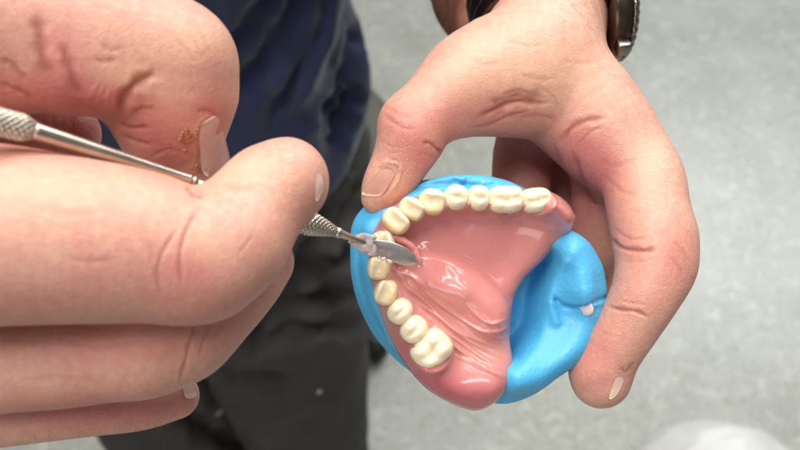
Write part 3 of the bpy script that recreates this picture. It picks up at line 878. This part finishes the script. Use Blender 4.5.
# wax caked round the neck of the blade: one irregular lump
def wax_cake():
    g = Grid(P(345, 256, 0.0) - 0.002, P(392, 226, 0.02) + 0.003, 0.00022)
    A = g.new(); r = random.Random(4)
    for (x0, y0, x1, y1, n) in ((352, 243, 372, 253, 26), (356, 236, 374, 238, 20), (366, 240, 374, 250, 12), (374, 254, 392, 264, 8)):
        for i in range(n):
            t = i / (n - 1)
            x, y = x0 + (x1 - x0) * t + r.uniform(-1.5, 1.5), y0 + (y1 - y0) * t + r.uniform(-1.6, 1.6)
            w = 0.0165 - (x - 352) * 0.00012 + r.uniform(-.0004, .0006)
            p = P(x, y, w); rr = r.uniform(.00028, .0007) * (0.6 if n == 8 else 1)
            q = p + np.array([r.uniform(-.0008, .0008), r.uniform(-.0004, .0004), 0])
            g.cone(A, p, q, rr, rr * .8, .0009)
    g.merge(A, 0); return g.mesh(1)
V, Q = wax_cake(); link_mesh("wax_residue", V, Q, clearwax.m, knife)

# ------------------------------------------------------------------ debris on the skin
brown_tone = Mat("brown_wax_crumb", rough=0.5)
brown_tone.color(brown_tone.mix(brown_tone.noise(900, 3), srgb(150, 84, 50), srgb(212, 148, 104)))
r = random.Random(11)
def crumbs(bvh, cx, cy, sx, sy, n, r0, r1, name, mat, parent):
    V_, F_ = [], []; import bmesh
    bm = bmesh.new(); bmesh.ops.create_icosphere(bm, subdivisions=2, radius=1)
    U = np.array([v.co[:] for v in bm.verts]); f0 = np.array([[v.index for v in f.verts] for f in bm.faces]); bm.free()
    k = 0
    for i in range(n):
        x, y = r.gauss(cx, sx), r.gauss(cy, sy)
        l, nn = hit(bvh, x, y)
        if l is None: continue
        rr = r.uniform(r0, r1); s_ = r.uniform(0, 99)
        nz = np.array([mnoise.noise(Vector(u * 1.7 + s_)) for u in U])
        V_.append(U * (1 + .5 * nz)[:, None] * rr * np.array([r.uniform(.7, 1.3), r.uniform(.7, 1.3), r.uniform(.6, 1)]) + l + nn * rr * .35)
        F_ += (f0 + k).tolist(); k += len(U)
    return link_mesh(name, np.vstack(V_), F_, mat, parent)
crumb = empty("wax_crumbs", to_world(hit(bvh_near, 188, 136)[0][None])[0], "patch of brown wax crumbs stuck to the bent finger beside its nail", "debris")
crumbs(bvh_near, 187, 136, 4.5, 4.0, 60, .00016, .00042, "crumb_patch", brown_tone.m, crumb)
crumbs(bvh_near, 199, 168, 3, 3, 22, .00012, .0003, "crumb_patch", brown_tone.m, crumb)
dust = Mat("pale_dust", srgb(236, 206, 184), 0.6)
o = crumbs(bvh_far, 404, 168, 9, 12, 60, .00006, .00014, "wax_dust", dust.m, None)
tag(o, "fine pale dust specks sprinkled on the thumb beside its nail", "dust"); o["kind"] = "stuff"

# fine arm hair at the lower edge of the near hand and on the wrist
hairm = Mat("body_hair", srgb(96, 66, 46), 0.5)
def hairs(roots, parent):
    V_, F_, k = [], [], 0
    for p, d, L, rad in roots:
        mid = p + d * L * .5 + np.array([r.uniform(-1, 1), r.uniform(-1, 1), r.uniform(-1, 1)]) * L * .12
        v, f = tube([p, mid, p + d * L + (mid - p - d * L * .5)], [rad, rad * .7, rad * .2], 5, 4)
        V_.append(v); F_ += [tuple(np.array(q) + k) for q in f]; k += len(v)
    return link_mesh("body_hair", np.vstack(V_), F_, hairm.m, parent)
roots = []
for i in range(30):
    x = r.uniform(15, 165); y = 444 - 0.15 * x + r.uniform(-9, 1)
    l, nn = hit(bvh_near, x, y)
    if l is not None: roots.append((l, (nn * .5 + np.array([r.uniform(-.6, 1.1), r.uniform(-.9, -.2), r.uniform(-.4, .4)])) / 1.1, r.uniform(.002, .006), .00002))
for (x, y) in ((268, 306), (272, 302), (275, 310)):
    l, nn = hit(bvh_near, x, y)
    if l is not None: roots.append((l, nn * .5 + np.array([.3, -.6, 0]), .003, .00003))
for i in range(420):
    x = r.uniform(432, 500); y = r.uniform(-30, 50)
    l, nn = hit(bvh_far, x, y)
    if l is not None and l[2] < -0.045: roots.append((l, nn * .4 + np.array([r.uniform(-.2, .5), r.uniform(-.9, -.4), 0]), r.uniform(.004, .008), .00004))
for i in range(26):
    x = r.uniform(560, 600); y = r.uniform(0, 26)
    l, nn = hit(bvh_far, x, y)
    if l is not None: roots.append((l, nn * .35 + np.array([r.uniform(.1, .6), r.uniform(-.9, -.4), 0]), r.uniform(.003, .006), .00003))
hairs(roots, person)['kind'] = 'stuff'

# ------------------------------------------------------------------ wristwatch
el = to_local([0.03, 0.42, 1.06]); axis = (el - WR); axis /= np.linalg.norm(axis)
axis = np.array([-0.10, 0.80, -0.59]); axis /= np.linalg.norm(axis); wc = P(537, 14, -0.050)
ex = np.array([1.0, 0, 0]) - axis * axis[0]; ex /= np.linalg.norm(ex); ey = np.cross(axis, ex)
darkst = Mat("dark_steel", srgb(92, 74, 60), 0.3, 1.0)
darkst.color(darkst.mix(darkst.noise(300, 3), srgb(70, 58, 50), srgb(126, 110, 94)))
glass = Mat("watch_glass", srgb(30, 22, 20), 0.05); glass.b.inputs["Coat Weight"].default_value = 1
bezelm = Mat("bezel_steel", srgb(150, 146, 138), 0.28, 1.0)
watch = empty("wristwatch", to_world(wc[None])[0], "wristwatch with dark steel link bracelet worn on the wrist", "watch")
def rbox(cen, bx, by, bz, hx, hy, hz, bev=0.0005):
    import bmesh
    bm = bmesh.new(); bmesh.ops.create_cube(bm, size=2)
    for v in bm.verts: v.co = Vector((v.co.x * hx, v.co.y * hy, v.co.z * hz))
    bmesh.ops.bevel(bm, geom=bm.edges[:], offset=bev, segments=2, profile=.6, affect='EDGES')
    V = np.array([v.co[:] for v in bm.verts]); Fc = [[v.index for v in f.verts] for f in bm.faces]; bm.free()
    B = np.stack([bx, by, bz], 1)
    return V @ B.T + cen, Fc
RX, RY = 0.0232, 0.0215
V_, F_, k = [], [], 0
nl = 34
for i in range(nl):
    a = 2 * math.pi * i / nl
    if abs(((a + math.pi) % (2 * math.pi)) - math.pi) < 0.52: continue
    p = wc + ex * RX * math.cos(a) + ey * RY * math.sin(a)
    rad = ex * math.cos(a) / RX + ey * math.sin(a) / RY; rad /= np.linalg.norm(rad)
    tg = np.cross(axis, rad)
    for off, wdt in ((-.0068, .0030), (0, .0035), (.0068, .0030)):
        v, f = rbox(p + axis * off, tg, axis, rad, .0025, wdt, .0013)
        V_.append(v); F_ += [[q + k for q in ff] for ff in f]; k += len(v)
link_mesh("bracelet", np.vstack(V_), F_, darkst.m, watch)
cc = wc + ex * (RX + 0.002)
def disc(cen, n, r0, r1, h, seg=96, notch=0):
    B = basis(n, up=tuple(axis)); V = []
    prof = [(0, 0), (r0, 0), (r0 + .0003, h * .25), ((r0 + r1) / 2 + .0003, h * .6), (r1, h * .95), (r1 * .94, h), (0, h)]
    for (rr, z) in prof:
        for k_ in range(seg):
            a = 2 * math.pi * k_ / seg
            q = rr * (1 - (notch if (k_ // 2) % 2 == 0 and 0.2 < z / h < .97 else 0))
            V.append(cen + B @ np.array([q * math.cos(a), q * math.sin(a), z]))
    m = len(prof)
    return np.array(V), [(i * seg + k_, i * seg + (k_ + 1) % seg, (i + 1) * seg + (k_ + 1) % seg, (i + 1) * seg + k_) for i in range(m - 1) for k_ in range(seg)]
V, Fc = disc(cc - ex * .003, ex, .0185, .0190, .0070); link_mesh("case", V, Fc, darkst.m, watch)
V, Fc = disc(cc + ex * .0041, ex, .0190, .0178, .0024, 144, .03); bz = link_mesh("bezel", V, Fc, bezelm.m, watch)
V, Fc = disc(cc + ex * .0055, ex, .0160, .0150, .0012); link_mesh("watch_glass", V, Fc, glass.m, watch)
for s_ in (-1, 1):
    v, f = rbox(cc + ey * .0165 * s_ - ex * .0045, ey, axis, ex, .0045, .0095, .0022, .001); link_mesh("lug", v, f, darkst.m, watch)
v, f = rbox(cc - axis * .0205 + ex * .001, axis, ey, ex, .0022, .0024, .0024, .0008); link_mesh("crown", v, f, bezelm.m, watch)

# ------------------------------------------------------------------ clothes
def fold_noise(Wp, dirv, freq, stretch, seed):
    """ridged noise stretched along dirv"""
    d = np.array(dirv, float); d /= np.linalg.norm(d)
    along = Wp @ d
    q = Wp - np.outer(along, d) * (1 - 1 / stretch)
    return np.array([mnoise.noise(Vector(v * freq + seed)) for v in q])
def build_shirt():
    g = Grid((-0.58, 0.16, 0.60), (0.12, 0.58, 1.46), 0.0055)
    T = g.new()
    g.chain(T, [(-0.215, 0.378, 0.62), (-0.215, 0.374, 0.82), (-0.215, 0.37, 1.08), (-0.215, 0.38, 1.28)], [0.139, 0.139, 0.143, 0.137], sc=(1.36, 0.90, 1))
    g.chain(T, [(-0.36, 0.38, 1.34), (-0.215, 0.38, 1.36), (-0.07, 0.38, 1.34)], [0.068, 0.066, 0.068], 0.05)
    g.cone(T, (-0.06, 0.38, 1.33), (0.02, 0.415, 1.16), 0.066, 0.068, 0.03)
    g.cone(T, (-0.37, 0.38, 1.33), (-0.46, 0.33, 1.17), 0.066, 0.068, 0.03)
    g.merge(T, 0)
    X = g.ax[0][:, None, None]; Z = g.ax[2][None, None, :]
    hem = 0.675 + 0.012 * np.sin(X * 21 + 1) + 0.10 * np.clip(X + 0.075, 0, 1)
    g.F = smax(g.F, (hem - Z).astype(np.float32), 0.006)
    # hollow it from below so the hem is an edge of cloth, not a block
    V, Q = g.mesh(3)
    N = vnormals(V, Q)
    dz = fold_noise(V, (0.62, 0.1, 0.78), 11, 3.5, 3.1)
    d2 = fold_noise(V, (0.5, 0.1, 0.86), 24, 3.5, 9.7)
    low = sat((1.02 - V[:, 2]) / 0.2)
    off = (0.018 * (0.5 - np.abs(dz) * 1.8) + 0.008 * d2) * (0.45 + 0.55 * low)
    V = V + N * off[:, None]; V[:, 0] -= 0.009
    V, Q = subdivide(V, Q); V = relax(V, Q, 2)
    V, m = carve(to_local(V), Q, [([(346, -10), (306, 60), (262, 146)], 12, 16), ([(368, 14), (345, 70), (322, 130)], 11, 13), ([(318, -20), (276, 50), (232, 104)], 13, 15),
                        ([(290, -20), (250, 30), (215, 70)], 12, 11), ([(357, 84), (350, 112), (332, 150)], 8, 18), ([(330, 80), (306, 120), (280, 160)], 6, -6), ([(334, 10), (300, 60), (270, 100)], 7, -6),
                        ([(352, 40), (330, 90), (300, 150)], 6, -5), ([(300, 110), (270, 150), (240, 185)], 7, 10)])
    return V, Q
navy = Mat("navy_jersey", rough=0.9)
navy.b.inputs["Specular IOR Level"].default_value = 0.2
navy.color(navy.mix(navy.noise(18, 4, .6), srgb(25, 31, 58), srgb(48, 53, 78)))
navy.b.inputs["Sheen Weight"].default_value = 0.25; navy.b.inputs["Sheen Roughness"].default_value = 0.5
navy.bump(navy.noise(700, 2), 0.4, 0.001)
V, Q = build_shirt(); link_mesh("shirt", V, Q, navy.m, person)
def build_trousers():
    g = Grid((-0.47, 0.19, FLOOR - 0.01), (0.03, 0.58, 0.87), 0.0055)
    T = g.new()
    g.chain(T, [(-0.215, 0.388, 0.64), (-0.215, 0.39, 0.74)], [0.125, 0.116], sc=(1.33, 0.88, 1))
    g.chain(T, [(-0.305, 0.375, 0.64), (-0.312, 0.36, 0.35), (-0.32, 0.38, -0.13)], [0.098, 0.102, 0.080], 0.05)
    g.chain(T, [(-0.136, 0.375, 0.64), (-0.134, 0.36, 0.35), (-0.125, 0.38, -0.13)], [0.102, 0.100, 0.076], 0.05)
    g.merge(T, 0)
    V, Q = g.mesh(3)
    N = vnormals(V, Q)
    dz = fold_noise(V, (0.85, 0.1, 0.35), 12, 3.0, 5.1)
    up = sat((V[:, 2] - 0.30) / 0.3)
    V = V + N * ((0.012 * (0.5 - np.abs(dz) * 1.6)) * (0.3 + 0.7 * up))[:, None]
    V[:, 0] -= 0.005
    V, Q = subdivide(V, Q); V = relax(V, Q, 1)
    V = to_local(V)
    V, m = carve(V, Q, [([(364, 296), (320, 300), (270, 322), (215, 356)], 10.35, 23.8), ([(362, 322), (310, 332), (262, 345), (225, 350)], 8.05, 18.7),
                        ([(340, 200), (320, 240), (290, 290), (250, 320)], 9.2, 18.7), ([(200, 372), (240, 378), (290, 380)], 6.9, 13.6), ([(366, 240), (345, 262), (300, 280)], 8.05, 20.4),
                        ([(180, 410), (210, 430), (250, 446)], 10.35, 20.4), ([(350, 160), (330, 190), (310, 230)], 6.9, 10.2), ([(362, 180), (350, 215), (330, 250)], 5.75, 8.5)])
    return V, Q
trou = Mat("black_twill", rough=0.85)
trou.b.inputs["Specular IOR Level"].default_value = 0.25
trou.color(trou.mix(trou.noise(22, 4, .6), srgb(54, 52, 51), srgb(80, 77, 75)))
trou.bump(trou.noise(900, 2), 0.4, 0.001)
V, Q = build_trousers(); link_mesh("trousers", V, Q, trou.m, person)
bvh_t = BVHTree.FromPolygons(V.tolist(), Q.tolist())
chipm = Mat("pale_wax_chip", srgb(206, 184, 160), 0.6)
for (x, y, a, b, lab) in ((219, 412, .0068, .0026, "larger pale wax chip stuck on the black trousers below the ring finger"), (319, 391, .0030, .0024, "small pale wax speck on the black trouser leg near the mould")):
    l, nn = hit(bvh_t, x, y)
    if l is None: continue
    o = blob(l + nn * .001, (a, b, .0014), chipm.m, "wax_chip", None, x, .35, rot=basis(nn) @ rotz(0.85)); tag(o, lab, "debris", "wax chips on the trousers")

# ------------------------------------------------------------------ stool behind the person
olive = Mat("stool_vinyl", rough=0.6)
olive.color(olive.mix(olive.noise(40, 4), srgb(72, 72, 62), srgb(98, 96, 82)))
blackp = Mat("black_plastic", srgb(26, 26, 27), 0.45)
chrome = Mat("chrome", srgb(190, 190, 188), 0.2, 1.0)
def rev(cen, prof, seg=72):
    V = [(cen[0] + r_ * math.cos(2 * math.pi * k_ / seg), cen[1] + r_ * math.sin(2 * math.pi * k_ / seg), cen[2] + z) for r_, z in prof for k_ in range(seg)]
    m = len(prof)
    Fc = [(i * seg + k_, i * seg + (k_ + 1) % seg, (i + 1) * seg + (k_ + 1) % seg, (i + 1) * seg + k_) for i in range(m - 1) for k_ in range(seg)]
    Fc.append(tuple(range(seg))[::-1]); Fc.append(tuple((m - 1) * seg + k_ for k_ in range(seg)))
    return np.array(V), Fc
sx, sy, sz = -0.220, 0.80, 0.20
stool = empty("stool", (sx, sy, FLOOR), "round dark padded work stool standing behind the person", "stool")
V, Fc = rev((sx, sy, sz), [(.02, .0), (.19, .0), (.212, .008), (.222, .026), (.224, .048), (.212, .068), (.19, .078), (.10, .084), (.01, .085)]); link_mesh("seat", V, Fc, olive.m, stool, local=False)
V, Fc = rev((sx, sy, sz), [(.02, -.02), (.205, -.018), (.208, -.001), (.02, -.001)]); link_mesh("seat_pan", V, Fc, blackp.m, stool, local=False)
V, Fc = rev((sx, sy, FLOOR), [(.025, .08), (.025, sz - FLOOR - .021)], 32); link_mesh("column", V, Fc, chrome.m, stool, local=False)
for i in range(5):
    a = 2 * math.pi * i / 5 - 0.76
    d = np.array([math.cos(a), math.sin(a), 0]); p = np.array([sx, sy, FLOOR])
    v, f = rbox(p + d * .13 + [0, 0, .075], d, np.array([-d[1], d[0], 0]), np.array([0, 0, 1.]), .13, .018, .012, .004)
    lg = link_mesh("leg", v, f, blackp.m, stool, local=False)
    V, Fc = rev((0, 0, 0), [(.008, -.012), (.027, -.012), (.030, -.007), (.030, .007), (.027, .012), (.008, .012)], 32)
    t = np.array([-d[1], d[0], 0]); R_ = np.stack([d, np.array([0, 0, 1.]), t], 1)
    link_mesh("caster", V @ R_.T + p + d * .235 + [0, 0, .031], Fc, blackp.m, lg, local=False)

# ------------------------------------------------------------------ white bag on the floor, lower right
bagm = Mat("white_plastic_film", rough=0.45)
bagm.color(bagm.mix(bagm.noise(12, 3), srgb(214, 214, 206), srgb(236, 236, 228)))
sss(bagm, 0.2, (1, 1, 1), 0.01)
def bag():
    d_ = np.array(P(712, 484, 0.0) - np.array([0, 0, D])); o_ = to_world(np.array([[0, 0, D]]))[0]; dw = M @ d_
    t = (FLOOR + 0.10 - o_[2]) / dw[2]; c_ = o_ + dw * t
    import bmesh
    bm = bmesh.new(); bmesh.ops.create_icosphere(bm, subdivisions=6, radius=1)
    U = np.array([v.co[:] for v in bm.verts]); Fc = [[v.index for v in f.verts] for f in bm.faces]; bm.free()
    n1_ = np.array([1 - abs(mnoise.noise(Vector(u * 1.6 + 4.4))) * 2 for u in U]); n2_ = np.array([1 - abs(mnoise.noise(Vector(u * np.array([3.4, 3.4, 1.6]) + 1.2))) * 2 for u in U])
    V = U * (0.93 + 0.05 * n1_ + 0.02 * n2_)[:, None] * np.array([.145, .10, .11])
    V = V + c_; V[:, 2] = np.maximum(V[:, 2], FLOOR + 0.002 + 0.002 * np.random.rand(len(V)))
    return V, Fc
V, Fc = bag(); o = link_mesh("plastic_bag", V, Fc, bagm.m, None, local=False); tag(o, "rounded white plastic bag on the floor at the lower right corner", "bag")

# ------------------------------------------------------------------ floor
fl = Mat("vinyl_floor", rough=0.35)
mpf = fl.node("ShaderNodeMapping"); mpf.inputs["Scale"].default_value = (1, 1, 1); fl.ln(fl.coords(), mpf.inputs["Vector"])
big = fl.noise(7, 3, .5, mpf.outputs[0]); mid = fl.noise(42, 4, .65, mpf.outputs[0], .4); fine = fl.noise(120, 3, .6, mpf.outputs[0])
c = fl.mix(fl.ramp(big, [(0.35, (0, 0, 0, 1)), (0.65, (1, 1, 1, 1))]), srgb(172, 173, 163), srgb(185, 186, 176))
c = fl.mix(fl.ramp(mid, [(0.54, (0, 0, 0, 1)), (0.64, (1, 1, 1, 1))]), c, srgb(200, 201, 189))
c = fl.mix(fl.ramp(fine, [(0.56, (0, 0, 0, 1)), (0.66, (1, 1, 1, 1))]), c, srgb(140, 141, 129))
fv = fl.noise(30, 3, .6, mpf.outputs[0], .3)
c = fl.mix(fl.ramp(fv, [(0.63, (0, 0, 0, 1)), (0.70, (.6, .6, .6, 1))]), c, srgb(150, 150, 112))
fl.color(c); fl.bump(fine, 0.15, 0.001)
n = 2; Lf = 6.0
o = link_mesh("floor", [(-Lf, -Lf, FLOOR), (Lf, -Lf, FLOOR), (Lf, Lf, FLOOR), (-Lf, Lf, FLOOR)], [(0, 1, 2, 3)], fl.m, None, local=False)
o["kind"] = "structure"

# ------------------------------------------------------------------ light, world, camera
def area(loc, target, sx_, sy_, power, col):
    L = bpy.data.lights.new("ceiling_and_fill_light", 'AREA'); L.shape = 'RECTANGLE'; L.size = sx_; L.size_y = sy_; L.energy = power; L.color = col
    o = bpy.data.objects.new("ceiling_and_fill_light", L); C.objects.link(o); o.location = loc
    o.rotation_euler = (Vector(target) - Vector(loc)).to_track_quat('-Z', 'Y').to_euler()
    return o
area((0.35, 0.85, 2.45), (0.05, 0.4, 0.6), 1.3, 0.6, 31, (1.0, 0.985, 0.965))
area((-0.55, 0.05, 2.45), (0.0, 0.1, 0.9), 1.3, 0.6, 23, (1.0, 0.985, 0.97))
area((-0.35, -0.50, 2.45), (0.0, 0.1, 0.9), 0.9, 0.13, 8, (1.0, 0.98, 0.96))  # narrow strip added to put bar highlights on the denture
area((0.25, -0.15, 2.45), (0.0, 0.1, 0.9), 0.12, 0.9, 5, (1.0, 0.98, 0.96))  # second strip added for denture highlights
area((-0.7, -2.3, 1.5), (0.0, 0.0, 1.0), 1.6, 1.2, 15, (1.0, 0.97, 0.97))  # unseen fill lamp added behind the camera to brighten the lower fingers
area((1.9, 2.9, 2.4), (0.5, 1.2, 0.0), 1.4, 0.9, 62, (0.92, 0.97, 1.0))
wd = bpy.data.worlds.new("World"); bpy.context.scene.world = wd; wd.use_nodes = True
wd.node_tree.nodes["Background"].inputs[0].default_value = (0.80, 0.82, 0.84, 1); wd.node_tree.nodes["Background"].inputs[1].default_value = 0.19

cam = bpy.data.cameras.new("camera"); cam.sensor_width = 36; cam.lens = 36 * F / 800; cam.clip_start = 0.01; cam.clip_end = 50
co = bpy.data.objects.new("camera", cam); C.objects.link(co)
cm = Matrix([list(M[0]), list(M[1]), list(M[2])]).to_4x4(); cm.translation = Vector(to_world(np.array([[0, 0, D]]))[0])
co.matrix_world = cm
cam.dof.use_dof = True; cam.dof.focus_distance = D - 0.002; cam.dof.aperture_fstop = 13.5
sc = bpy.context.scene; sc.camera = co
sc.view_settings.view_transform = 'Standard'; sc.view_settings.look = 'None'; sc.view_settings.exposure = -0.14; sc.view_settings.gamma = 1
sc.render.engine = 'CYCLES'; sc.cycles.use_denoising = True
for o in bpy.data.objects:
    if "_wl" in o: del o["_wl"]
